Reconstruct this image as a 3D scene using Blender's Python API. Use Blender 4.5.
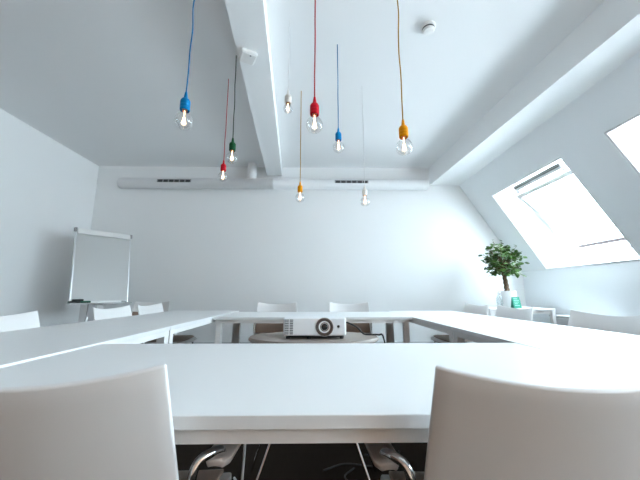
import bpy, bmesh, math, random
from mathutils import Vector, Matrix

for o in list(bpy.data.objects):
    bpy.data.objects.remove(o, do_unlink=True)
scene = bpy.context.scene
COL = scene.collection
random.seed(7)
PI = math.pi

# ------------------------------------------------------------------ camera
F_PX, PITCH, YAW = 302.0, math.radians(9.95), math.radians(0.95)
CAM = Vector((0, 0, 0.96))
fw = Vector((math.sin(YAW) * math.cos(PITCH), math.cos(YAW) * math.cos(PITCH), math.sin(PITCH)))
rt = Vector((math.cos(YAW), -math.sin(YAW), 0))
up = rt.cross(fw)
cd = bpy.data.cameras.new('camera')
cd.sensor_width = 36
cd.lens = F_PX * 36 / 640
cd.clip_start = 0.02
cam = bpy.data.objects.new('camera', cd)
m = Matrix((rt, up, -fw)).transposed().to_4x4()
m.translation = CAM
cam.matrix_world = m
COL.objects.link(cam)
scene.camera = cam

# ------------------------------------------------------------------ world (overcast sky)
SKY = 16.0
w = bpy.data.worlds.new('overcast_sky')
scene.world = w
w.use_nodes = True
nt = w.node_tree
nt.nodes.clear()
out = nt.nodes.new('ShaderNodeOutputWorld')
bg = nt.nodes.new('ShaderNodeBackground')
tc = nt.nodes.new('ShaderNodeTexCoord')
sp = nt.nodes.new('ShaderNodeSeparateXYZ')
rp = nt.nodes.new('ShaderNodeValToRGB')
mr = nt.nodes.new('ShaderNodeMapRange')
mr.inputs[1].default_value = -1
nt.links.new(tc.outputs['Generated'], sp.inputs[0])
nt.links.new(sp.outputs['Z'], mr.inputs[0])
nt.links.new(mr.outputs[0], rp.inputs[0])
e = rp.color_ramp.elements
e[0].position = 0.34
e[0].color = (0.82, 0.94, 1.04, 1)
e[1].position = 0.74
e[1].color = (0.575, 0.70, 0.80, 1)
e2 = e.new(0.52)
e2.color = (0.485, 0.575, 0.645, 1)
nt.links.new(rp.outputs[0], bg.inputs[0])
# the cloud cover is brighter towards +Y than towards -Y
my = nt.nodes.new('ShaderNodeMapRange')
my.interpolation_type = 'SMOOTHSTEP'
my.inputs[1].default_value = -0.75
my.inputs[2].default_value = 0.25
my.inputs[3].default_value = 0.56
my.inputs[4].default_value = 1.15
nt.links.new(sp.outputs['Y'], my.inputs[0])
ms = nt.nodes.new('ShaderNodeMath')
ms.operation = 'MULTIPLY'
nt.links.new(my.outputs[0], ms.inputs[0])
ms.inputs[1].default_value = SKY
nt.links.new(ms.outputs[0], bg.inputs[1])
nt.links.new(bg.outputs[0], out.inputs[0])

# ------------------------------------------------------------------ exposure
vs = scene.view_settings
vs.view_transform = 'Standard'
vs.look = 'None'
vs.exposure = 1.52
vs.gamma = 1.0
vs.use_curve_mapping = False
scene.cycles.max_bounces = 14
scene.cycles.diffuse_bounces = 8
scene.cycles.glossy_bounces = 4
scene.cycles.transparent_max_bounces = 16
scene.cycles.sample_clamp_indirect = 6.0
scene.cycles.caustics_reflective = False
scene.cycles.caustics_refractive = False

# ------------------------------------------------------------------ room measures
WX0, WX1 = -3.75, 3.46           # left wall, knee wall
Y0, Y1 = -2.6, 5.0               # rear wall, wall opposite the camera
H = 3.125                        # ceiling
KNEE = 1.30
SL = (3.46 - 2.52) / (2.805 - 1.30)   # run of the sloped wall per metre of height
def slope_x(z): return WX1 - SL * (z - KNEE)
SN = Vector((1, 0, SL)).normalized()  # outward normal of the slope
WIN_Y = [(3.112, 4.466), (1.25, 2.604), (-0.612, 0.742), (-2.474, -1.12)]
WZ0, WZ1 = 1.304, 2.455

# daylight portals in the roof windows (they only steer sampling of the sky)
for i, (a, b) in enumerate(WIN_Y):
    ld = bpy.data.lights.new('daylight_portal', 'AREA')
    ld.shape = 'RECTANGLE'
    hgt = (WZ1 - WZ0) * math.hypot(1, SL)
    ld.size, ld.size_y = hgt, b - a - .36
    ld.cycles.is_portal = True
    lo = bpy.data.objects.new('daylight_portal', ld)
    zc = (WZ0 + WZ1) / 2
    c = Vector((slope_x(zc), (a + b) / 2, zc)) + SN * 0.375
    zax = SN                                     # light shines along -Z: into the room
    yax = Vector((0, 1, 0))
    xax = yax.cross(zax)
    mm = Matrix((xax, yax, zax)).transposed().to_4x4()
    mm.translation = c
    lo.matrix_world = mm
    COL.objects.link(lo)

# ------------------------------------------------------------------ materials
def mat(name, col, rough=0.5, metal=0.0, bump=0.0, scale=60.0, vary=0.0, spec=0.5, emit=None, estr=0.0):
    ma = bpy.data.materials.new(name)
    ma.use_nodes = True
    n = ma.node_tree
    b = n.nodes['Principled BSDF']
    b.inputs['Base Color'].default_value = (*col, 1)
    b.inputs['Roughness'].default_value = rough
    b.inputs['Metallic'].default_value = metal
    b.inputs['Specular IOR Level'].default_value = spec
    if emit:
        b.inputs['Emission Color'].default_value = (*emit, 1)
        b.inputs['Emission Strength'].default_value = estr
    if bump or vary:
        t = n.nodes.new('ShaderNodeTexCoord')
        z = n.nodes.new('ShaderNodeTexNoise')
        z.inputs['Scale'].default_value = scale
        z.inputs['Detail'].default_value = 4
        n.links.new(t.outputs['Object'], z.inputs['Vector'])
        if bump:
            bn = n.nodes.new('ShaderNodeBump')
            bn.inputs['Strength'].default_value = bump
            bn.inputs['Distance'].default_value = 0.004
            n.links.new(z.outputs['Fac'], bn.inputs['Height'])
            n.links.new(bn.outputs['Normal'], b.inputs['Normal'])
        if vary:
            cr = n.nodes.new('ShaderNodeValToRGB')
            cr.color_ramp.elements[0].position = 0.3
            cr.color_ramp.elements[1].position = 0.7
            cr.color_ramp.elements[0].color = (*[c * (1 - vary) for c in col], 1)
            cr.color_ramp.elements[1].color = (*[min(1, c * (1 + vary)) for c in col], 1)
            n.links.new(z.outputs['Fac'], cr.inputs[0])
            n.links.new(cr.outputs[0], b.inputs['Base Color'])
    return ma

def thin_glass(name, tint=(1, 1, 1), refl=0.10, edge=0.35):
    ma = bpy.data.materials.new(name)
    ma.use_nodes = True
    n = ma.node_tree
    n.nodes.clear()
    o = n.nodes.new('ShaderNodeOutputMaterial')
    mx = n.nodes.new('ShaderNodeMixShader')
    tr = n.nodes.new('ShaderNodeBsdfTransparent')
    tr.inputs[0].default_value = (*tint, 1)
    gl = n.nodes.new('ShaderNodeBsdfGlossy')
    gl.inputs['Roughness'].default_value = 0.03
    lw = n.nodes.new('ShaderNodeLayerWeight')
    lw.inputs[0].default_value = edge
    mp = n.nodes.new('ShaderNodeMapRange')
    mp.inputs[3].default_value = refl * 0.35
    mp.inputs[4].default_value = min(1, refl * 4)
    n.links.new(lw.outputs['Facing'], mp.inputs[0])
    n.links.new(mp.outputs[0], mx.inputs[0])
    n.links.new(tr.outputs[0], mx.inputs[1])
    n.links.new(gl.outputs[0], mx.inputs[2])
    n.links.new(mx.outputs[0], o.inputs[0])
    return ma

M = {}
M['wall'] = mat('white_plaster_wall', (0.90, 0.91, 0.915), 0.85, bump=0.06, scale=90, spec=0.25)
M['ceiling'] = mat('white_ceiling_paint', (0.84, 0.845, 0.85), 0.9, bump=0.05, scale=70, spec=0.2)
M['slope'] = mat('white_roof_lining', (0.86, 0.885, 0.905), 0.85, bump=0.05, scale=90, spec=0.25)
M['rear'] = mat('warm_taupe_rear_wall', (0.86, 0.58, 0.43), 0.8, bump=0.05, scale=60)
M['wood'] = mat('dark_wood_panelling', (0.19, 0.10, 0.06), 0.5, vary=0.3, scale=6)  # dark tone for the unseen panel that takes light off the left side
M['carpet'] = mat('dark_brown_carpet', (0.020, 0.0135, 0.0095), 0.98, bump=0.5, scale=420, vary=0.35, spec=0.1)
M['trim'] = mat('grey_white_trim', (0.62, 0.63, 0.64), 0.6)
M['table'] = mat('white_laminate', (0.79, 0.795, 0.80), 0.36, bump=0.02, scale=300, spec=0.5)
M['steel'] = mat('white_powder_coated_steel', (0.82, 0.81, 0.80), 0.42)
M['shell'] = mat('white_chair_plastic', (0.76, 0.75, 0.745), 0.42, spec=0.4, bump=0.015, scale=400)
M['pad'] = mat('grey_plastic_arm_pad', (0.56, 0.50, 0.47), 0.45)
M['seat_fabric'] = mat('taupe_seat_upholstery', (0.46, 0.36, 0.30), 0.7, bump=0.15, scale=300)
M['fabric'] = mat('taupe_brown_upholstery', (0.33, 0.235, 0.185), 0.75, bump=0.15, scale=300)  # these two browns hold the shade under the tables as colour
M['chrome'] = mat('chrome', (0.82, 0.82, 0.83), 0.12, metal=1.0)
M['foot'] = mat('black_rubber_foot', (0.02, 0.02, 0.02), 0.7)
M['duct'] = mat('white_sheet_metal_duct', (0.79, 0.80, 0.81), 0.45, bump=0.02, scale=20)
M['grille'] = mat('dark_grey_grille', (0.045, 0.047, 0.05), 0.5)
M['grille_bar'] = mat('grey_grille_bar', (0.30, 0.31, 0.32), 0.5)
M['beam'] = mat('white_beam_paint', (0.87, 0.88, 0.885), 0.8, bump=0.04, scale=60, spec=0.25)
M['plastic'] = mat('white_plastic', (0.80, 0.80, 0.79), 0.45)
M['proj'] = mat('white_projector_shell', (0.80, 0.82, 0.84), 0.38)
M['proj_vent'] = mat('grey_vent_slot', (0.16, 0.17, 0.18), 0.5)
M['lens_ring'] = mat('dark_bronze_lens_ring', (0.07, 0.045, 0.035), 0.35)
M['lens_rim'] = mat('silver_lens_rim', (0.62, 0.62, 0.62), 0.25, metal=0.9)
M['lens'] = mat('dark_lens_glass', (0.012, 0.008, 0.008), 0.06)
M['lens_in'] = mat('brown_lens_barrel', (0.14, 0.075, 0.05), 0.3)
M['black'] = mat('black_cable_rubber', (0.012, 0.012, 0.012), 0.45)
M['stand'] = mat('taupe_table_top', (0.29, 0.245, 0.215), 0.5, vary=0.05, scale=20)
M['board'] = mat('grey_white_board', (0.56, 0.565, 0.56), 0.35)
M['alu'] = mat('brushed_aluminium', (0.66, 0.67, 0.68), 0.35, metal=0.85)
M['tray'] = mat('grey_tray', (0.42, 0.42, 0.43), 0.45)
M['corner'] = mat('grey_plastic_corner', (0.30, 0.30, 0.31), 0.5)
M['leaf'] = mat('green_leaf', (0.070, 0.150, 0.032), 0.36, vary=0.7, scale=14)
M['bark'] = mat('brown_bark', (0.16, 0.10, 0.06), 0.8, bump=0.6, scale=60, vary=0.3)
M['soil'] = mat('dark_soil', (0.03, 0.02, 0.015), 0.95, bump=0.8, scale=120)
M['pot'] = mat('white_glazed_pot', (0.85, 0.86, 0.86), 0.25)
M['card'] = mat('turquoise_card', (0.012, 0.22, 0.145), 0.5)
M['card_ink'] = mat('white_card_print', (0.30, 0.55, 0.46), 0.6)
M['marker_green'] = mat('dark_green_marker', (0.01, 0.10, 0.06), 0.4)
M['marker_black'] = mat('black_marker', (0.012, 0.014, 0.014), 0.4)
M['brass'] = mat('copper_screw_base', (0.75, 0.36, 0.20), 0.3, metal=0.9)
M['fil'] = mat('glowing_filament', (1, 0.7, 0.4), 0.5, emit=(1.0, 0.72, 0.45), estr=4.5)
M['glass'] = thin_glass('clear_window_glass', (0.97, 0.99, 0.98), 0.05, 0.2)
M['bulb'] = thin_glass('clear_bulb_glass', (0.97, 0.97, 0.97), 0.16, 0.45)
M['bottle'] = thin_glass('clear_bottle_glass', (0.86, 0.90, 0.91), 0.2, 0.5)
M['sash'] = mat('white_window_paint', (0.84, 0.84, 0.84), 0.35)
M['sash_dark'] = mat('grey_gasket', (0.035, 0.03, 0.03), 0.9, spec=0.05)
M['seal'] = mat('black_rubber_seal', (0.010, 0.009, 0.009), 0.9, spec=0.02)
M['sash_grey'] = mat('grey_window_metal', (0.30, 0.29, 0.29), 0.4, metal=0.4)
for nm, c in (('blue', (0.0, 0.21, 0.50)), ('red', (0.55, 0.004, 0.018)), ('orange', (0.84, 0.33, 0.0)),
              ('green', (0.010, 0.085, 0.030)), ('white', (0.78, 0.76, 0.72))):
    M['sock_' + nm] = mat(nm + '_silicone_holder', c, 0.6, spec=0.2)
    cc = c if nm not in ('green', 'white') else ((0.02, 0.045, 0.03) if nm == 'green' else (1.0, 1.0, 0.99))
    if nm == 'orange': cc = (0.62, 0.33, 0.05)
    M['cord_' + nm] = mat(nm + '_fabric_cord', [x * 0.75 for x in cc], 0.85, bump=0.4, scale=900)

# ------------------------------------------------------------------ mesh helpers
class MB:
    def __init__(s): s.v, s.f = [], []
    def add(s, vs_, fs):
        k = len(s.v)
        s.v += [Vector(p) for p in vs_]
        s.f += [[i + k for i in f] for f in fs]
        return s
    def box(s, a, b):
        (x0, y0, z0), (x1, y1, z1) = a, b
        return s.add([(x0, y0, z0), (x1, y0, z0), (x1, y1, z0), (x0, y1, z0), (x0, y0, z1), (x1, y0, z1), (x1, y1, z1), (x0, y1, z1)],
                     [(0, 3, 2, 1), (4, 5, 6, 7), (0, 1, 5, 4), (1, 2, 6, 5), (2, 3, 7, 6), (3, 0, 4, 7)])
    def hexa(s, p):       # eight points: bottom ring then top ring
        return s.add(p, [(0, 3, 2, 1), (4, 5, 6, 7), (0, 1, 5, 4), (1, 2, 6, 5), (2, 3, 7, 6), (3, 0, 4, 7)])
    def tube(s, path, r, n=10, caps=True):
        path = [Vector(p) for p in path]
        rr = r if isinstance(r, (list, tuple)) else [r] * len(path)
        t = (path[1] - path[0]).normalized()
        ref = Vector((0, 0, 1)) if abs(t.z) < 0.9 else Vector((1, 0, 0))
        nrm = t.cross(ref).normalized()
        vs_, fs = [], []
        for i, p in enumerate(path):
            if i == 0: tt = path[1] - path[0]
            elif i == len(path) - 1: tt = path[-1] - path[-2]
            else: tt = (path[i + 1] - path[i]).normalized() + (path[i] - path[i - 1]).normalized()
            tt.normalize()
            nrm = (nrm - tt * nrm.dot(tt)).normalized()
            bn = tt.cross(nrm)
            for k in range(n):
                a = 2 * PI * k / n
                vs_.append(p + (nrm * math.cos(a) + bn * math.sin(a)) * rr[i])
        for i in range(len(path) - 1):
            for k in range(n):
                a, b = i * n + k, i * n + (k + 1) % n
                fs.append((a, b, b + n, a + n))
        if caps:
            fs.append(tuple(range(n))[::-1])
            fs.append(tuple(range((len(path) - 1) * n, len(path) * n)))
        return s.add(vs_, fs)
    def lathe(s, prof, n=24, c=(0, 0, 0), axis='z', caps=False):
        vs_, fs = [], []
        for (r, h) in prof:
            for k in range(n):
                a = 2 * PI * k / n
                x, y = r * math.cos(a), r * math.sin(a)
                if axis == 'z': p = (x, y, h)
                elif axis == 'y': p = (x, h, -y)
                else: p = (h, x, y)
                vs_.append(Vector(p) + Vector(c))
        for i in range(len(prof) - 1):
            for k in range(n):
                a, b = i * n + k, i * n + (k + 1) % n
                fs.append((a, b, b + n, a + n))
        if caps:
            fs.append(tuple(range(n))[::-1])
            fs.append(tuple(range((len(prof) - 1) * n, len(prof) * n)))
        return s.add(vs_, fs)
    def squash(s, k):
        for p in s.v: p.y *= k
        return s
    def grid(s, fn, nu, nv):
        vs_ = [fn(i / nu, j / nv) for j in range(nv + 1) for i in range(nu + 1)]
        fs = []
        for j in range(nv):
            for i in range(nu):
                a = j * (nu + 1) + i
                fs.append((a, a + 1, a + nu + 2, a + nu + 1))
        return s.add(vs_, fs)
    def build(s, name, ma, parent=None, smooth=False, bevel=0.0, seg=2, solid=0.0, offset=-1, loc=None):
        me = bpy.data.meshes.new(name)
        me.from_pydata([tuple(p) for p in s.v], [], s.f)
        me.validate()
        bm = bmesh.new()
        bm.from_mesh(me)
        if not solid:
            bmesh.ops.recalc_face_normals(bm, faces=bm.faces)
        bm.to_mesh(me)
        bm.free()
        me.materials.append(ma)
        if smooth:
            me.polygons.foreach_set('use_smooth', [True] * len(me.polygons))
            if smooth != 'all':
                try: me.set_sharp_from_angle(angle=math.radians(40))
                except Exception: pass
        ob = bpy.data.objects.new(name, me)
        COL.objects.link(ob)
        if parent: ob.parent = parent
        if loc: ob.location = loc
        if solid:
            md = ob.modifiers.new('thickness', 'SOLIDIFY')
            md.thickness = solid
            md.offset = offset
        if bevel:
            md = ob.modifiers.new('soft_edge', 'BEVEL')
            md.width = bevel
            md.segments = seg
            md.limit_method = 'ANGLE'
            md.angle_limit = math.radians(35)
        return ob

def smoothpath(pts, k=6):
    pts = [Vector(p) for p in pts]
    P = [pts[0] * 2 - pts[1]] + pts + [pts[-1] * 2 - pts[-2]]
    o = []
    for i in range(1, len(P) - 2):
        for j in range(k):
            t = j / k
            a, b, c, d = P[i - 1], P[i], P[i + 1], P[i + 2]
            o.append(0.5 * ((2 * b) + (c - a) * t + (2 * a - 5 * b + 4 * c - d) * t * t + (3 * b - a - 3 * c + d) * t ** 3))
    o.append(pts[-1])
    return o

def tag(o, label=None, cat=None, group=None, kind=None):
    if label: o['label'] = label
    if cat: o['category'] = cat
    if group: o['group'] = group
    if kind: o['kind'] = kind
    return o

def empty(name, loc=(0, 0, 0), rz=0.0):
    o = bpy.data.objects.new(name, None)
    o.empty_display_size = 0.1
    o.location = loc
    o.rotation_euler = (0, 0, rz)
    COL.objects.link(o)
    return o

def kids(o): return [c for c in bpy.data.objects if c.parent == o]
def copy_tree(o, parent=None):
    c = o.copy()
    COL.objects.link(c)
    if parent: c.parent = parent
    for ch in kids(o): copy_tree(ch, c)
    return c

def structure(o, label, cat): return tag(o, label, cat, kind='structure')

# ------------------------------------------------------------------ the room
structure(MB().box((WX0 - .2, Y0 - .2, -.12), (WX1 + .2, Y1 + .2, 0)).build('floor', M['carpet']), 'dark brown carpet floor under the tables', 'floor')
structure(MB().box((WX0 - .2, Y0 - .2, H), (2.9, Y1 + .2, H + .15)).build('ceiling', M['ceiling']), 'flat white ceiling the coloured bulbs hang from', 'ceiling')
structure(MB().box((WX0 - .2, Y1, 0), (WX1 + .2, Y1 + .2, H)).build('wall_back', M['wall']), 'long white wall facing the camera behind the tables', 'wall')
structure(MB().box((WX0 - .2, Y0 - .2, 0), (WX0, Y1 + .2, H)).build('wall_left', M['wall']), 'white wall on the left beside the flip chart', 'wall')
structure(MB().box((WX0, Y0, 0), (WX0 + .03, 1.2, H - .001)).build('trim_3', M['wood']), 'dark wood panelling on the left wall behind the camera', 'panelling')  # added out of view to darken the left chair and the near ceiling
structure(MB().box((WX0 - .2, Y0 - .2, 0), (WX1 + .2, Y0, H)).build('wall_rear', M['rear']), 'warm taupe wall behind the camera', 'wall')
# right side: knee wall and the slope with its roof windows, built of solid strips
mb = MB()
mb.box((WX1, Y0 - .2, 0), (WX1 + .2, Y1 + .2, KNEE))
TH = 0.34
def slope_panel(mb, y0, y1, z0, z1):
    a = [Vector((slope_x(z0), y0, z0)), Vector((slope_x(z0), y1, z0)), Vector((slope_x(z1), y1, z1)), Vector((slope_x(z1), y0, z1))]
    mb.hexa(a + [p + SN * TH for p in a])
ZT = 3.3
slope_panel(mb, Y0 - .2, Y1 + .2, KNEE - .0, WZ0)
slope_panel(mb, Y0 - .2, Y1 + .2, WZ1, ZT)
ys = [Y0 - .2] + [v for a, b in sorted(WIN_Y) for v in (a, b)] + [Y1 + .2]
for i in range(0, len(ys), 2):
    slope_panel(mb, ys[i], ys[i + 1], WZ0, WZ1)
structure(mb.build('wall_right', M['slope']), 'white knee wall and sloped attic wall with roof windows', 'wall')
# boxed purlin between ceiling and slope
def purlin_x(y): return 2.0 + (5.0 - y) * 0.055
PZ = 2.815
a0, a1 = Y0 - .1, Y1 + .02
def pz_r(y): return PZ - (5.0 - y) * 0.024
p = [(purlin_x(a0), a0, PZ), (slope_x(pz_r(a0)) + .1, a0, pz_r(a0) - .01), (slope_x(pz_r(a1)) + .1, a1, pz_r(a1) - .01), (purlin_x(a1), a1, PZ)]
structure(MB().hexa(p + [(x, y, H + .02) for x, y, z in p]).build('trim_1', M['beam']), 'boxed white beam running along the top of the sloped wall', 'beam')
# oblique ceiling beam
BZ = 2.95
def bl(y): return -0.629 - (y - 1.776) * 0.0640
def br(y): return -0.364 - (y - 1.776) * 0.0670
p = [(bl(a0), a0, BZ), (br(a0), a0, BZ), (br(4.96), 4.96, BZ), (bl(4.96), 4.96, BZ)]
structure(MB().hexa(p + [(x, y, H + .02) for x, y, z in p]).build('trim_2', M['beam']), 'white ceiling beam running slightly askew towards the duct', 'beam')
structure(MB().box((WX0, Y1 - .018, 0), (WX1, Y1, .20)).build('baseboard_back', M['trim'], bevel=.004), 'pale grey skirting along the wall behind the tables', 'baseboard')
structure(MB().box((WX0, 1.2, 0), (WX0 + .018, Y1 - .018, .20)).build('baseboard_left', M['trim'], bevel=.004), 'pale grey skirting along the left wall', 'baseboard')

# roof windows ----------------------------------------------------
U = Vector((-SL, 0, 1)).normalized()          # up along the slope
def roof_window(idx, ya, yb, label):
    root = empty('window_%d' % idx, (slope_x(WZ0), ya, WZ0))
    structure(root, label, 'window')
    W, L = yb - ya, (WZ1 - WZ0) * math.hypot(1, SL)
    def P(y, s, d): return Vector((0, y, 0)) + U * s + SN * d      # y along, s up the slope, d outwards
    def bar(mb, y0, y1, s0, s1, d0, d1):
        mb.hexa([P(y0, s0, d0), P(y1, s0, d0), P(y1, s1, d0), P(y0, s1, d0), P(y0, s0, d1), P(y1, s0, d1), P(y1, s1, d1), P(y0, s1, d1)])
    e_ = 0.004
    # splayed lining of the opening, wide towards the room
    SY, SR, SB = .19, .05, .03
    for (ya_, yb_) in ((e_, SR), (W - e_, W - SY)):
        MB().hexa([P(ya_, e_, .001), P(ya_, e_, TH), P(yb_, e_, TH), P(ya_ + (.012 if ya_ < yb_ else -.012), e_, .001),
                   P(ya_, L - e_, .001), P(ya_, L - e_, TH), P(yb_, L - e_, TH), P(ya_ + (.012 if ya_ < yb_ else -.012), L - e_, .001)]).build('lining', M['sash'], root)
    for (sa, sb) in ((e_, SB), (L - e_, L - SB)):
        dd_ = .012 if sa < sb else -.012
        MB().hexa([P(e_, sa, .001), P(W - e_, sa, .001), P(W - e_, sa, TH), P(e_, sa, TH),
                   P(e_, sa + dd_, .001), P(W - e_, sa + dd_, .001), P(W - e_, sb, TH), P(e_, sb, TH)]).build('lining', M['sash'], root)
    # fixed frame
    mb = MB()
    f0, f1, f2, f3 = SR + .001, SR + .045, W - SY - .045, W - SY - .001
    for (y0, y1, s0, s1) in ((f0, f1, SB, L - SB), (f2, f3, SB, L - SB), (f1, f2, SB, SB + .02), (f1, f2, L - SB - .04, L - SB)):
        bar(mb, y0, y1, s0, s1, .285, .335)
    mb.build('frame', M['sash'], root, bevel=.004)
    # pivoting sash, tilted: top in, bottom out
    tilt = math.radians(16)
    sc_ = L * .5
    def Q(y, s, d):
        ss, dd = s - sc_, d
        return P(y, sc_ + ss * math.cos(tilt) + dd * math.sin(tilt), .30 + dd * math.cos(tilt) - ss * math.sin(tilt))
    def sbar(mb, y0, y1, s0, s1, d0, d1):
        mb.hexa([Q(y0, s0, d0), Q(y1, s0, d0), Q(y1, s1, d0), Q(y0, s1, d0), Q(y0, s0, d1), Q(y1, s0, d1), Q(y1, s1, d1), Q(y0, s1, d1)])
    mb = MB()
    g0, g1, g2, g3, h0, h1 = .105, .165, W - .305, W - .245, .05, 1.19
    for (y0, y1, s0, s1) in ((g0, g1, h0, h1), (g2, g3, h0, h1), (g1, g2, h0, h0 + .055), (g1, g2, h1 - .06, h1)):
        sbar(mb, y0, y1, s0, s1, -.03, .03)
    sash = mb.build('sash', M['sash'], root, bevel=.005)
    mb = MB()
    sbar(mb, g1 - .004, g2 + .004, h0 + .05, h1 - .055, -.004, .004)
    mb.build('pane', M['glass'], sash)
    mb = MB()
    sbar(mb, g0, g3, h0 + .002, h0 + .048, -.038, -.0305)
    mb.build('bottom_seal', M['sash_dark'], sash)
    mb = MB()
    sbar(mb, g0 + .01, g3 - .01, h1 - .085, h1 - .075, -.045, -.031)
    mb.build('operating_bar', M['alu'], sash)
    for yy in (g0 + .03, .46, .78, g3 - .03):
        mb = MB()
        sbar(mb, yy - .014, yy + .014, h1 - .10, h1 - .06, -.042, -.031)
        mb.build('bar_bracket', M['alu'], sash)
    # roller blind case with two dark slots, mounted under the head of the opening
    mb = MB()
    bar(mb, .16, .99, 1.225, 1.305, .085, .175)
    case = mb.build('blind_case', M['sash'], root, bevel=.008)
    for (s0, s1, d0, d1) in ((1.2935, 1.303, .078, .0845), (1.268, 1.280, .078, .0845)):
        mb = MB()
        bar(mb, .17, .98, s0, s1, d0, d1)
        mb.build('slot', M['seal'], case)
    mb = MB()
    bar(mb, .965, .985, 1.19, 1.225, .10, .13)
    mb.build('blind_pull', M['sash_grey'], case)
    for yy in (.14, W - .36):
        mb = MB()
        bar(mb, yy, yy + .14, 1.195, 1.218, .10, .16)
        mb.build('hinge', M['alu'], root, bevel=.004)
    return root
labs = ['tilted roof window above the small desk with the potted tree',
        'roof window cut off by the right edge of the picture',
        'roof window level with the camera, outside the picture', 'roof window behind the camera']
for i, (a, b) in enumerate(WIN_Y[:]):
    roof_window(i + 1, a, b, labs[i])

# ------------------------------------------------------------------ air duct on the wall
duct = empty('air_duct', (-0.7, 4.87, 2.772))
tag(duct, 'long white round air duct under the ceiling along the wall', 'duct')
R = .092
DX0, DX1 = -2.57, 2.60     # relative to -0.7
def cap(x, s): return [(0.0001, x), (R * .80, x), (R * .95, x + s * .008), (R, x + s * .025)]
prof = cap(DX0, 1) + [(R, -.012), (R * 1.012, -.010), (R * 1.012, .010), (R, .012)] + cap(DX1, -1)[::-1]
MB().lathe(prof, 32, axis='x').build('duct_tube', M['duct'], duct, smooth=True)
for x0, x1 in ((-2.600 + .7, -2.060 + .7), (.333 + .7, .878 + .7)):
    ang = math.radians(208)
    g = MB()
    rr = R + .001
    def cp(x, a, r): return Vector((x, math.cos(a) * r, math.sin(a) * r))
    a_0, a_1 = PI - math.radians(23), PI + math.radians(7)
    g.hexa([cp(x0, a_1, R - .01), cp(x1, a_1, R - .01), cp(x1, a_0, R - .01), cp(x0, a_0, R - .01),
            cp(x0, a_1, R + .004), cp(x1, a_1, R + .004), cp(x1, a_0, R + .004), cp(x0, a_0, R + .004)])
    go = g.build('grille', M['grille'], duct)
    n = 6
    for k in range(n + 1):
        b = MB()
        xx = x0 + (x1 - x0) * k / n
        b.hexa([cp(xx - .008, a_1, R), cp(xx + .008, a_1, R), cp(xx + .008, a_0, R), cp(xx - .008, a_0, R),
                cp(xx - .008, a_1, R + .008), cp(xx + .008, a_1, R + .008), cp(xx + .008, a_0, R + .008), cp(xx - .008, a_0, R + .008)])
        b.build('grille_bar', M['grille_bar'], go)
MB().tube([(-1.07 + .7, 0, R - .02), (-1.07 + .7, 0, H - 2.772 - .001)], .08, 24).build('riser', M['duct'], duct, smooth=True)

# ------------------------------------------------------------------ ceiling fittings
sd = empty('smoke_detector', (.928, 2.135, H))
tag(sd, 'round white smoke detector on the ceiling right of the orange pendant', 'smoke detector')
MB().lathe([(.0001, 0), (.058, 0), (.060, -.012), (.054, -.022), (.0001, -.022)], 28).build('base', M['plastic'], sd, smooth=True)
MB().lathe([(.049, -.022), (.049, -.034)], 28).build('vent_ring', M['grille'], sd, smooth=True)
MB().lathe([(.047, -.033), (.050, -.036), (.040, -.050), (.0001, -.053)], 28).build('sensor_cap', M['plastic'], sd, smooth=True)

jb = empty('junction_box', (-.575, 2.262, BZ), math.radians(28))
tag(jb, 'square white junction box under the ceiling beam by the green cord', 'junction box')
MB().box((-.068, -.068, -.034), (.068, .068, 0)).build('housing', M['plastic'], jb, bevel=.014, seg=3)
MB().box((-.058, -.058, -.040), (.058, .058, -.033)).build('lid', M['plastic'], jb, bevel=.006)
MB().lathe([(.008, -.041), (.0001, -.041)], 12, (.012, -.045, 0)).build('screw', M['corner'], jb)

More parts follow.
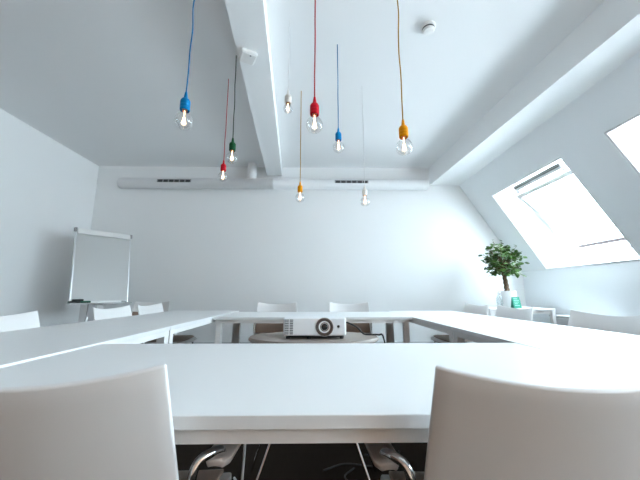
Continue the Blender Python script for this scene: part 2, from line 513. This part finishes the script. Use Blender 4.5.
# ------------------------------------------------------------------ pendants
def pendant(name, x, y, zb, colour, ztop, label, globe=.0475, wob=0.0, topxy=None, seed=0):
    r_ = random.Random(seed)
    root = empty('pendant_light', (x, y, zb))
    tag(root, label, 'pendant light', 'bare bulb pendants on coloured cords')
    g = globe
    sb = g + .012             # holder bottom above bulb centre
    prof = [(.0235, sb), (.0255, sb + .004), (.0262, sb + .016), (.0250, sb + .018), (.0250, sb + .021), (.0262, sb + .023), (.0262, sb + .034), (.0250, sb + .036), (.0250, sb + .039), (.0262, sb + .041), (.0255, sb + .058), (.020, sb + .068), (.011, sb + .076),
            (.0085, sb + .095), (.006, sb + .112), (.0035, sb + .114)]
    MB().lathe([(.0215, sb + .012)] + [(.0225, sb)] + prof + [(.0001, sb + .114)], 24).build('bulb_holder', M['sock_' + colour], root, smooth=True)
    tx, ty = (topxy[0] - x, topxy[1] - y) if topxy else (0, 0)
    zs, zt = sb + .110, ztop - zb
    pts = []
    for k in range(9):
        t = k / 8
        ww = wob * math.sin(t * PI) * (1 if k % 2 else .55)
        pts.append((tx * t + ww * r_.uniform(-.3, 1), ty * t + ww * r_.uniform(-.5, .5), zs + (zt - zs) * t))
    MB().tube(smoothpath(pts, 4), .0038 if colour != 'white' else .0026, 8).build('cord', M['cord_' + colour], root, smooth=True)
    # glass globe with a neck
    n = 14
    a0_ = math.asin(min(1, .016 / g))
    prof = []
    for k in range(n + 1):
        a = PI - (PI - a0_) * k / n
        prof.append((max(.0001, g * math.sin(a)), g * math.cos(a)))
    prof += [(.0150, g * math.cos(a0_) + .006), (.0145, sb + .004)]
    bulb = MB().lathe(prof, 28).build('bulb', M['bulb'], root, smooth='all')
    MB().lathe([(.0135, sb - .004), (.0140, sb + .014), (.0001, sb + .014)], 18).build('screw_base', M['brass'], bulb, smooth=True)
    fb = MB()
    fb.tube([(0, 0, sb), (0, 0, g * .30)], .0022, 8)
    for k in range(5):
        a = 2 * PI * k / 5
        c, s = math.cos(a), math.sin(a)
        fb.tube([(.004 * c, .004 * s, g * .42), (.011 * c, .011 * s, -g * .38)], .0009, 6)
        a2 = a + 2 * PI / 10
        fb.tube([(.011 * c, .011 * s, -g * .38), (.004 * math.cos(a2), .004 * math.sin(a2), g * .42)], .0011, 6)
    fb.build('filament', M['fil'], bulb)
    return root
pendant('blue', -.707, 1.50, 1.870, 'blue', H, 'bright blue pendant hanging lowest left, its cord leaving the top of the picture', wob=.010, seed=1)
pendant('red', -.005, 1.56, 1.890, 'red', H, 'large red pendant in the middle, its cord leaving the top of the picture', wob=.004, seed=2)
pendant('orange', .508, 1.60, 1.780, 'orange', H, 'large orange pendant furthest right, near the smoke detector', wob=.008, seed=3)
pendant('white', -.209, 2.09, 2.336, 'white', H, 'white pendant with pear shaped bulb just right of the ceiling beam', globe=.034, wob=.003, seed=4)
pendant('blue', .192, 2.33, 2.151, 'blue', H, 'smaller blue pendant between the large red and large orange ones', wob=.002, seed=5)
pendant('red', -.893, 2.785, 2.065, 'red', H, 'small red pendant left of the green one, in front of the duct', wob=.006, seed=6)
pendant('orange', -.155, 2.96, 1.916, 'orange', H, 'small orange pendant on a long yellow cord in front of the duct', wob=.004, seed=7)
pendant('white', .493, 2.87, 1.850, 'white', H, 'white pendant on a thin white cord hanging below the right duct grille', wob=.002, seed=8)
pendant('green', -.667, 2.277, 2.024, 'green', BZ - .010, 'green pendant hanging from the junction box on the ceiling beam', wob=.004, topxy=(-.672, 2.262), seed=9)

# ------------------------------------------------------------------ tables
def meeting_table(x0, x1, y0, y1, label, dz=0.0, rz=0.0, shift=(), inset=.02):
    cx, cy = (x0 + x1) / 2, (y0 + y1) / 2
    root = empty('meeting_table', (cx, cy, 0), rz)
    tag(root, label, 'table', 'white meeting tables set in a square')
    hx, hy = (x1 - x0) / 2, (y1 - y0) / 2
    zt = .74 + dz
    MB().box((-hx, -hy, zt - .025), (hx, hy, zt)).build('tabletop', M['table'], root, bevel=.002)
    ix, iy = hx - inset, hy - inset
    mb = MB()
    mb.box((-ix, -iy, zt - .056), (ix, -iy + .03, zt - .025)).box((-ix, iy - .03, zt - .056), (ix, iy, zt - .025))
    mb.box((-ix, -iy + .03, zt - .056), (-ix + .03, iy - .03, zt - .025)).box((ix - .03, -iy + .03, zt - .056), (ix, iy - .03, zt - .025))
    mb.build('apron', M['steel'], root)
    for sx in (-1, 1):
        for sy in (-1, 1):
            X, Y = sx * (ix - .026), sy * (iy - .026)
            for (px_, py_, dy_) in shift:
                if (px_, py_) == (sx, sy): Y += dy_
            lg = MB().box((X - .0255, Y - .0255, .012), (X + .0255, Y + .0255, zt - .0255)).build('leg', M['steel'], root, bevel=.003)
            MB().tube([(X, Y, 0), (X, Y, .012)], .02, 12).build('foot', M['foot'], lg)
    return root
TXL, TXR = -.935, .900
meeting_table(TXL, TXR, .60, 1.40, 'white meeting table across the foreground, nearest the camera')
meeting_table(TXL, TXR, 2.87, 3.67, 'white meeting table behind the projector, furthest from the camera')
meeting_table(-1.745, -.941, .452, 2.058, 'white meeting table at front left, beside the foreground table', .006, shift=((-1, 1, -.55),), inset=.006)
meeting_table(-1.745, -.941, 2.062, 3.86, 'white meeting table at rear left, nearest the flip chart', .006, shift=((-1, -1, .22),), inset=.006)
meeting_table(.906, 1.71, .452, 2.058, 'white meeting table at front right, running out of the picture', shift=((1, 1, -.55),), inset=.006)
meeting_table(.906, 1.71, 2.062, 3.86, 'white meeting table at rear right, nearest the potted tree', shift=((1, -1, .22),), inset=.006)

# ------------------------------------------------------------------ chairs
def make_chair():
    root = empty('armchair')
    def shell(a, v):
        u = a * 2 - 1
        wdt = .265 - .020 * v - .010 * max(0, .25 - v)
        z = .445 + (.820 - .445) * v + .026 * u * u * v
        y = -.175 - .110 * v + .050 * u * u
        return (u * wdt, y, z)
    MB().grid(shell, 20, 12).build('backrest', M['shell'], root, smooth='all', solid=.013, offset=1, bevel=.004)
    def seat(a, v):
        u = a * 2 - 1
        y = -.205 + .425 * v
        z = .462 + .010 * u * u - .006 * math.sin(PI * v)
        if v > .8: z -= .030 * ((v - .8) / .2) ** 2
        if v < .15: z += .02 * ((.15 - v) / .15) ** 2
        wd = .232 + .012 * v
        if v > .86: wd -= .03 * ((v - .86) / .14) ** 2
        return (u * wd, y, z)
    MB().grid(seat, 14, 16).build('seat', M['shell'], root, smooth='all', solid=.022, offset=-1, bevel=.004)
    def back_shade(a, v):
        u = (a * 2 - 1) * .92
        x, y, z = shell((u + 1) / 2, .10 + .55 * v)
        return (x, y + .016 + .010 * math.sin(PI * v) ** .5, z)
    MB().grid(back_shade, 16, 10).build('back_pad', M['fabric'], root, smooth='all', solid=.010, offset=1, bevel=.003)  # added layer on the inner back, under-table shade put into its brown
    def seat_shade(a, v):
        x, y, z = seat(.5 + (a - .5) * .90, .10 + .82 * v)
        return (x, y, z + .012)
    MB().grid(seat_shade, 14, 14).build('seat_pad', M['seat_fabric'], root, smooth='all', solid=.011, offset=-1, bevel=.003)  # added layer on the seat, its taupe stands for shade below the tabletop
    for sx in (-1, 1):
        for fy in (1, -1):
            if fy > 0: pts = [(sx * .17, .150, .412), (sx * .225, .155, .412), (sx * .250, .160, .385), (sx * .256, .172, .30), (sx * .262, .20, .008)]
            else: pts = [(sx * .17, -.110, .412), (sx * .222, -.115, .412), (sx * .246, -.122, .385), (sx * .252, -.14, .30), (sx * .260, -.21, .008)]
            lg = MB().tube(smoothpath(pts, 5), .011, 12).build('leg', M['chrome'], root, smooth=True)
            MB().tube([(pts[-1][0], pts[-1][1], 0), (pts[-1][0], pts[-1][1], .016)], .014, 12).build('foot', M['foot'], lg)
        # arm: flat pad carried by a bent chrome tube
        def pad(a, v):
            u = a * 2 - 1
            y = -.128 + .27 * v
            wd = .0275 * (1 - .35 * max(0, (.08 - v) / .08) ** 2) * (1 - .3 * max(0, (v - .92) / .08) ** 2)
            return (sx * .298 + u * wd, y, .650 - .004 * u * u - .02 * max(0, v - .7) - .006 * max(0, .1 - v) * 10 * .3)
        arm = MB().grid(pad, 6, 16).build('armrest', M['pad'], root, smooth='all', solid=.014, offset=-1 if sx > 0 else -1, bevel=.003)
        pts = [(sx * .304, -.106, .648), (sx * .303, -.116, .659), (sx * .293, -.134, .662), (sx * .276, -.150, .655), (sx * .268, -.158, .63),
               (sx * .265, -.156, .56), (sx * .257, -.145, .46), (sx * .235, -.125, .420), (sx * .18, -.11, .414)]
        MB().tube(smoothpath(pts, 5), .0085, 12).build('arm_tube', M['chrome'], arm, smooth=True)
    MB().tube([(-.17, -.11, .412), (.17, -.11, .412)], .010, 10).build('crossbar', M['chrome'], root, smooth=True)
    MB().tube([(-.17, .15, .412), (.17, .15, .412)], .010, 10).build('crossbar', M['chrome'], root, smooth=True)
    return root
proto = make_chair()
CH = [
    (-.480, .785, math.radians(-3), 'white armchair back view in the left foreground, pushed under the nearest table'),
    (.431, .768, math.radians(3), 'white armchair back view in the right foreground, pushed under the nearest table'),
    (-.475, 3.66, PI, 'white armchair at the far table, left of the projector'),
    (.430, 3.66, PI, 'white armchair at the far table, behind the right half of the projector'),
    (1.575, 1.92, PI / 2, 'white armchair at the right tables cut off by the picture edge'),
    (1.575, 2.79, PI / 2, 'white armchair at the right tables in front of the small desk'),
    (1.575, 3.447, PI / 2, 'white armchair at the right tables furthest from the camera'),
    (-1.610, 1.85, -PI / 2, 'white armchair at the left tables cut off by the left edge'),
    (-1.568, 2.80, -PI / 2, 'white armchair at the left tables in front of the flip chart'),
    (-1.585, 3.457, -PI / 2, 'white armchair at the left tables furthest from the camera'),
    (-2.33, 4.22, PI, 'grey looking armchair standing by the far wall right of the flip chart'),
]
for i, (x, y, a, lab) in enumerate(CH):
    c = proto if i == 0 else copy_tree(proto)
    c.location = (x, y, 0)
    c.rotation_euler = (0, 0, a)
    tag(c, lab, 'chair', 'white shell armchairs around the tables')

# ------------------------------------------------------------------ projector on its round table
pt = empty('pedestal_table', (-.005, 1.665, 0))
tag(pt, 'small oval taupe table with splayed chrome legs under the projector', 'table')
MB().lathe([(.0001, .712), (.330, .712), (.342, .720), (.342, .728), (.335, .735), (.0001, .735)], 48).squash(.64).build('tabletop', M['stand'], pt, smooth=True)
MB().lathe([(.0001, .690), (.09, .690), (.10, .712), (.0001, .712)], 24).build('hub', M['chrome'], pt, smooth=True)
for sx in (-1, 1):
    for sy in (-1, 1):
        kx = .30 if sy < 0 else .34
        MB().tube(smoothpath([(sx * .06, sy * .04, .70), (sx * (.20 if sy < 0 else .25), sy * .12, .27), (sx * kx, sy * .18, .0)], 6), .0085, 10).build('leg', M['chrome'], pt, smooth=True)

pj = empty('projector', (0, 1.55, .735))
tag(pj, 'white projector with dark round lens facing the camera', 'projector')
MB().box((-.157, .006, .015), (.157, .236, .105)).build('body', M['proj'], pj, bevel=.010, seg=3)
MB().box((-.151, .0, .019), (.151, .010, .101)).build('front_panel', M['proj'], pj, bevel=.004, seg=2)
for x0, x1 in ((-.150, -.129), (-.125, -.108)):
    g = MB()
    for k in range(9):
        z = .024 + k * .0082
        g.box((x0, -.0015, z), (x1, .002, z + .0052))
    g.build('vent', M['proj_vent'], pj)
lr = MB().lathe([(.043, .004), (.043, -.004), (.040, -.007), (.030, -.005), (.028, .003)], 36, (.048, 0, .059), 'y').build('lens_ring', M['lens_ring'], pj, smooth=True)
MB().lathe([(.0455, .004), (.0455, -.003), (.0430, -.003)], 36, (.048, 0, .059), 'y').build('lens_rim', M['lens_rim'], lr, smooth=True)
MB().lathe([(.029, .002), (.018, -.001), (.017, .003)], 32, (.048, 0, .059), 'y').build('lens_barrel', M['lens_in'], lr, smooth=True)
MB().lathe([(.0175, .002), (.014, -.003), (.007, -.0055), (.0001, -.006)], 28, (.048, 0, .059), 'y').build('lens', M['lens'], lr, smooth='all')
MB().lathe([(.0001, -.002), (.007, -.002), (.007, .004)], 18, (.117, 0, .061), 'y').build('sensor_window', M['lens'], pj, smooth=True)
for x in (-.135, .135, -.03):
    for y in ((.03, .205) if x != -.03 else (.03,)):
        MB().tube([(x, y, 0), (x, y, .018)], .010, 12).build('foot', M['foot'], pj)
MB().box((-.13, .02, .009), (.13, .225, .016)).build('base_plate', M['foot'], pj)

cable = MB().tube(smoothpath([(.150, 1.70, .803), (.175, 1.70, .802), (.205, 1.698, .790), (.235, 1.69, .772), (.262, 1.68, .7445), (.300, 1.67, .7415), (.338, 1.66, .7415),
                              (.362, 1.655, .732), (.378, 1.65, .60), (.385, 1.66, .30), (.37, 1.68, .06), (.32, 1.72, .006), (.22, 1.70, .006), (.16, 1.78, .006), (.22, 1.86, .006)], 6), .0042, 8).build('projector_cable', M['black'], smooth=True)
tag(cable, 'black cable curving from the right side of the projector to the floor', 'cable')
c2 = MB().tube(smoothpath([(.05, 1.84, .006), (.16, 1.90, .006), (.26, 1.89, .006), (.36, 1.86, .008), (.43, 1.82, .03), (.47, 1.84, .10), (.45, 1.9, .02), (.42, 1.95, .006), (.30, 2.0, .006)], 6), .0045, 8).build('floor_cable', M['black'], smooth=True)
tag(c2, 'thin black cable lying on the dark carpet under the nearest table', 'cable')

c3 = MB().tube(smoothpath([(-.318, 1.60, .690), (-.326, 1.60, .50), (-.333, 1.60, .25), (-.340, 1.60, .09), (-.345, 1.61, .008), (-.36, 1.68, .006), (-.42, 1.78, .006)], 6), .006, 8).build('hanging_cable', M['plastic'], smooth=True)
tag(c3, 'white cable hanging straight down left of the splayed table legs', 'cable')

# ------------------------------------------------------------------ flip chart
A, B = Vector((-3.15, 4.0, 0)), Vector((-2.735, 4.55, 0))
dirx = (B - A).normalized()
fc = empty('flip_chart', ((A + B) / 2), math.atan2(dirx.y, dirx.x))
tag(fc, 'flip chart stand with blank grey board in the left corner', 'flip chart')
hw = (B - A).length / 2
# local: x along the board, -y towards the room, lean back a little
LEAN = .145
def fbox(mb, x0, x1, z0, z1, y0, y1):
    def q(x, y, z): return (x, y + (z - .83) * LEAN, z)
    mb.hexa([q(x0, y0, z0), q(x1, y0, z0), q(x1, y1, z0), q(x0, y1, z0), q(x0, y0, z1), q(x1, y0, z1), q(x1, y1, z1), q(x0, y1, z1)])
    return mb
fbox(MB(), -hw + .012, hw - .012, .85, 1.82, 0, .016).build('board', M['board'], fc)
fbox(MB(), -hw, -hw + .018, .83, 1.82, -.008, .024).build('side_rail', M['alu'], fc, bevel=.003)
fbox(MB(), hw - .018, hw, .83, 1.82, -.008, .024).build('side_rail', M['alu'], fc, bevel=.003)
fbox(MB(), -hw + .018, hw - .012, 1.762, 1.835, -.030, .020).build('paper_clamp', M['plastic'], fc, bevel=.008)
for s in (-1, 1):
    fbox(MB(), s * hw - .014, s * hw + .014, 1.785, 1.842, -.026, .028).build('corner_cap', M['corner'], fc, bevel=.004)
tr = MB()
fbox(tr, -hw - .02, hw + .02, .815, .828, -.085, .02)
fbox(tr, -hw - .02, hw + .02, .828, .831, -.085, -.079)
tr.build('pen_tray', M['tray'], fc, bevel=.002)
fbox(MB(), -.035, .05, .735, .815, .02, .05).build('height_clamp', M['plastic'], fc, bevel=.006)
MB().tube([(-.10, .05, .70), (-.30, -.10, 0)], .018, 12).build('leg', M['alu'], fc, smooth=True)
MB().tube([(-.06, .05, .70), (.26, -.10, 0)], .018, 12).build('leg', M['alu'], fc, smooth=True)
MB().tube([(0, .03, .82), (0, .05, .9)], .018, 12).tube([(-.08, .05, .72), (-.04, .32, 0)], .018, 12).build('leg', M['alu'], fc, smooth=True)
fbox(MB(), -hw + .20, hw - .09, .828, .856, -.012, -.004).build('tray_ledge', M['plastic'], fc)
MB().box((-.125, .02, .45), (-.045, .06, .812)).build('mast', M['tray'], fc, bevel=.004)
Mf = Matrix.Translation((A + B) / 2) @ Matrix.Rotation(math.atan2(dirx.y, dirx.x), 4, 'Z')
mk = [('green', -.300, -.020, .0, 'green board marker lying furthest left on the flip chart tray'), ('black', -.296, -.052, .0, 'black board marker at the front left of the flip chart tray'),
      ('green', -.185, -.050, .0, 'green board marker at the right end of the little marker pile'), ('black', -.262, -.036, .0225, 'black board marker resting on top of the other markers on the tray')]
for k, (c, x, yo, dz, lab) in enumerate(mk):
    rm = .014
    r0 = empty('board_marker', Mf @ Vector((x, yo, .8315 + rm + dz)), math.atan2(dirx.y, dirx.x))
    tag(r0, lab, 'marker', 'markers on the flip chart tray')
    MB().tube([(-.062, 0, 0), (.022, 0, 0)], rm - .0008, 14).build('barrel', M['marker_' + c], r0, smooth=True)
    MB().tube([(.021, 0, 0), (.052, 0, 0), (.058, 0, 0)], [rm, rm - .001, rm - .004], 14).build('cap', M['marker_' + c], r0, smooth=True)

# ------------------------------------------------------------------ right corner: desk, tree, card, bottle, cabinet
DZ = .757
dk = empty('side_desk', (2.75, 4.38, 0))
tag(dk, 'small white desk in the right corner carrying the potted tree', 'desk')
MB().box((-.44, -.33, DZ - .028), (.44, .33, DZ)).build('desktop', M['table'], dk, bevel=.003)
MB().box((-.40, -.30, DZ - .07), (.40, -.27, DZ - .028)).box((-.40, .27, DZ - .07), (.40, .30, DZ - .028)).build('apron', M['steel'], dk)
for sx in (-1, 1):
    for sy in (-1, 1):
        MB().box((sx * .415 - .022, sy * .305 - .022, 0), (sx * .415 + .022, sy * .305 + .022, DZ - .028)).build('leg', M['steel'], dk, bevel=.003)

tree = empty('potted_tree', (2.758, 4.35, DZ))
tag(tree, 'small green tree with braided trunk in a white pot on the desk', 'plant')
MB().lathe([(.0001, 0), (.085, 0), (.092, .006), (.112, .225), (.112, .231), (.104, .231), (.100, .205), (.0001, .205)], 36).build('pot', M['pot'], tree, smooth=True)
MB().lathe([(.101, .203), (.06, .212), (.0001, .216)], 24).build('soil', M['soil'], tree, smooth=True)
tk = MB()
for k in range(3):
    pts, rad = [], []
    for i in range(25):
        t = i / 24
        a = 2 * PI * (k / 3 + t * 1.7)
        r = .020 - .006 * t
        pts.append((math.cos(a) * r - .035 * t * t, math.sin(a) * r, .205 + .32 * t))
        rad.append(.018 - .006 * t)
    tk.tube(pts, rad, 8)
rnd = random.Random(3)
tips = []
NB = 50
for k in range(NB):
    zz = -.90 + 1.88 * (k + .5) / NB
    a = 2 * PI * k * .381966
    q = math.sqrt(max(0, 1 - zz * zz))
    rr = rnd.uniform(.62, 1.08) * .24
    c0 = Vector((-.035, 0, .49 + rnd.uniform(-.02, .06)))
    end = Vector((-.030, 0, .695)) + Vector((q * math.cos(a) * rr * 1.08, q * math.sin(a) * rr * 1.08, zz * rr * 1.28))
    mid = (c0 + end) / 2 + Vector((0, 0, .03))
    pth = smoothpath([c0, mid, end], 5)
    tk.tube(pth, [.007 - .0055 * i / (len(pth) - 1) for i in range(len(pth))], 6)
    tips.append(pth)
tk.build('trunk', M['bark'], tree, smooth=True)
lf = MB()
def leaf(p, dirn, size):
    d = dirn.normalized()
    side = d.cross(Vector((0, 0, 1)))
    if side.length < .1: side = Vector((1, 0, 0))
    side.normalize()
    side = (side * math.cos(rnd.uniform(-.8, .8)) + d.cross(side) * math.sin(rnd.uniform(-.8, .8))).normalized()
    nn = d.cross(side).normalized()
    pts = []
    prof = [(0, .0), (.22, .30), (.48, .40), (.75, .26), (1.0, .0)]
    for t, ww in prof:
        c = p + d * size * t - Vector((0, 0, 1)) * size * .28 * t * t
        pts.append((c - side * ww * size * .95 + nn * ww * size * .22, c, c + side * ww * size * .95 + nn * ww * size * .22))
    vs_ = [q for tr_ in pts for q in tr_]
    fs = []
    for i in range(4):
        a = i * 3
        fs += [(a, a + 1, a + 4, a + 3), (a + 1, a + 2, a + 5, a + 4)]
    lf.add(vs_, fs)
for pth in tips:
    for k in range(11):
        t = .45 + .55 * (k / 10)
        i = min(len(pth) - 2, int(t * (len(pth) - 1)))
        fpos = pth[i].lerp(pth[i + 1], t * (len(pth) - 1) - i)
        a = rnd.uniform(0, 2 * PI)
        out_d = (pth[-1] - pth[0]).normalized()
        d = out_d * rnd.uniform(.2, .9) + Vector((math.cos(a), math.sin(a), rnd.uniform(-.75, .35)))
        leaf(fpos + Vector((rnd.uniform(-.02, .02), rnd.uniform(-.02, .02), rnd.uniform(-.02, .02))), d, rnd.uniform(.052, .082))
lf.build('foliage', M['leaf'], tree, smooth='all')

cdp = empty('info_card', (2.735, 4.125, DZ), math.radians(8))
tag(cdp, 'turquoise card with white text lines standing in front of the pot', 'card')
cb = MB()
cb.hexa([(-.056, -.012, 0), (.056, -.012, 0), (.056, -.006, 0), (-.056, -.006, 0), (-.056, .018, .150), (.056, .018, .150), (.056, .024, .150), (-.056, .024, .150)])
cb.build('card_front', M['card'], cdp)
cb = MB()
cb.hexa([(-.056, .056, 0), (.056, .056, 0), (.056, .060, 0), (-.056, .060, 0), (-.056, .0205, .149), (.056, .0205, .149), (.056, .0245, .149), (-.056, .0245, .149)])
cb.build('card_back', M['card'], cdp)
cb = MB()
for k, (x0, x1) in enumerate(((-.040, .020), (-.040, .036), (-.040, .030), (-.040, .010), (-.040, .034))):
    z0 = .122 - k * .022
    def yy(z): return -.0128 + .03 * z / .15
    cb.hexa([(x0, yy(z0), z0), (x1, yy(z0), z0), (x1, yy(z0) + .002, z0), (x0, yy(z0) + .002, z0),
             (x0, yy(z0 + .007), z0 + .007), (x1, yy(z0 + .007), z0 + .007), (x1, yy(z0 + .007) + .002, z0 + .007), (x0, yy(z0 + .007) + .002, z0 + .007)])
cb.build('print', M['card_ink'], cdp)

bt = empty('glass_bottle', (2.545, 4.20, DZ))
tag(bt, 'clear glass bottle left of the white pot on the desk', 'bottle')
MB().lathe([(.0001, .001), (.036, .001), (.040, .008), (.040, .120), (.034, .150), (.018, .175), (.016, .205), (.018, .210)], 28).build('body', M['bottle'], bt, smooth=True)
MB().lathe([(.0001, .222), (.019, .222), (.020, .218), (.020, .204), (.0165, .204)], 20).build('stopper', M['plastic'], bt, smooth=True)

cbn = empty('low_cabinet', (3.325, 3.82, 0))
tag(cbn, 'low white cabinet against the knee wall right of the desk', 'cabinet')
MB().box((-.105, -.365, .05), (.115, .365, .645)).build('body', M['trim'], cbn, bevel=.003)
MB().box((-.122, -.375, .645), (.117, .375, .668)).build('cabinet_top', M['trim'], cbn, bevel=.002)
MB().box((-.095, -.35, 0), (.105, .35, .05)).build('plinth', M['corner'], cbn)
for s in (-1, 1):
    d = MB().box((-.122, min(s * .004, s * .362), .06), (-.105, max(s * .004, s * .362), .635)).build('door', M['trim'], cbn, bevel=.002)
    MB().box((-.134, s * .04 - .006, .30), (-.122, s * .04 + .006, .42)).build('handle', M['alu'], d)
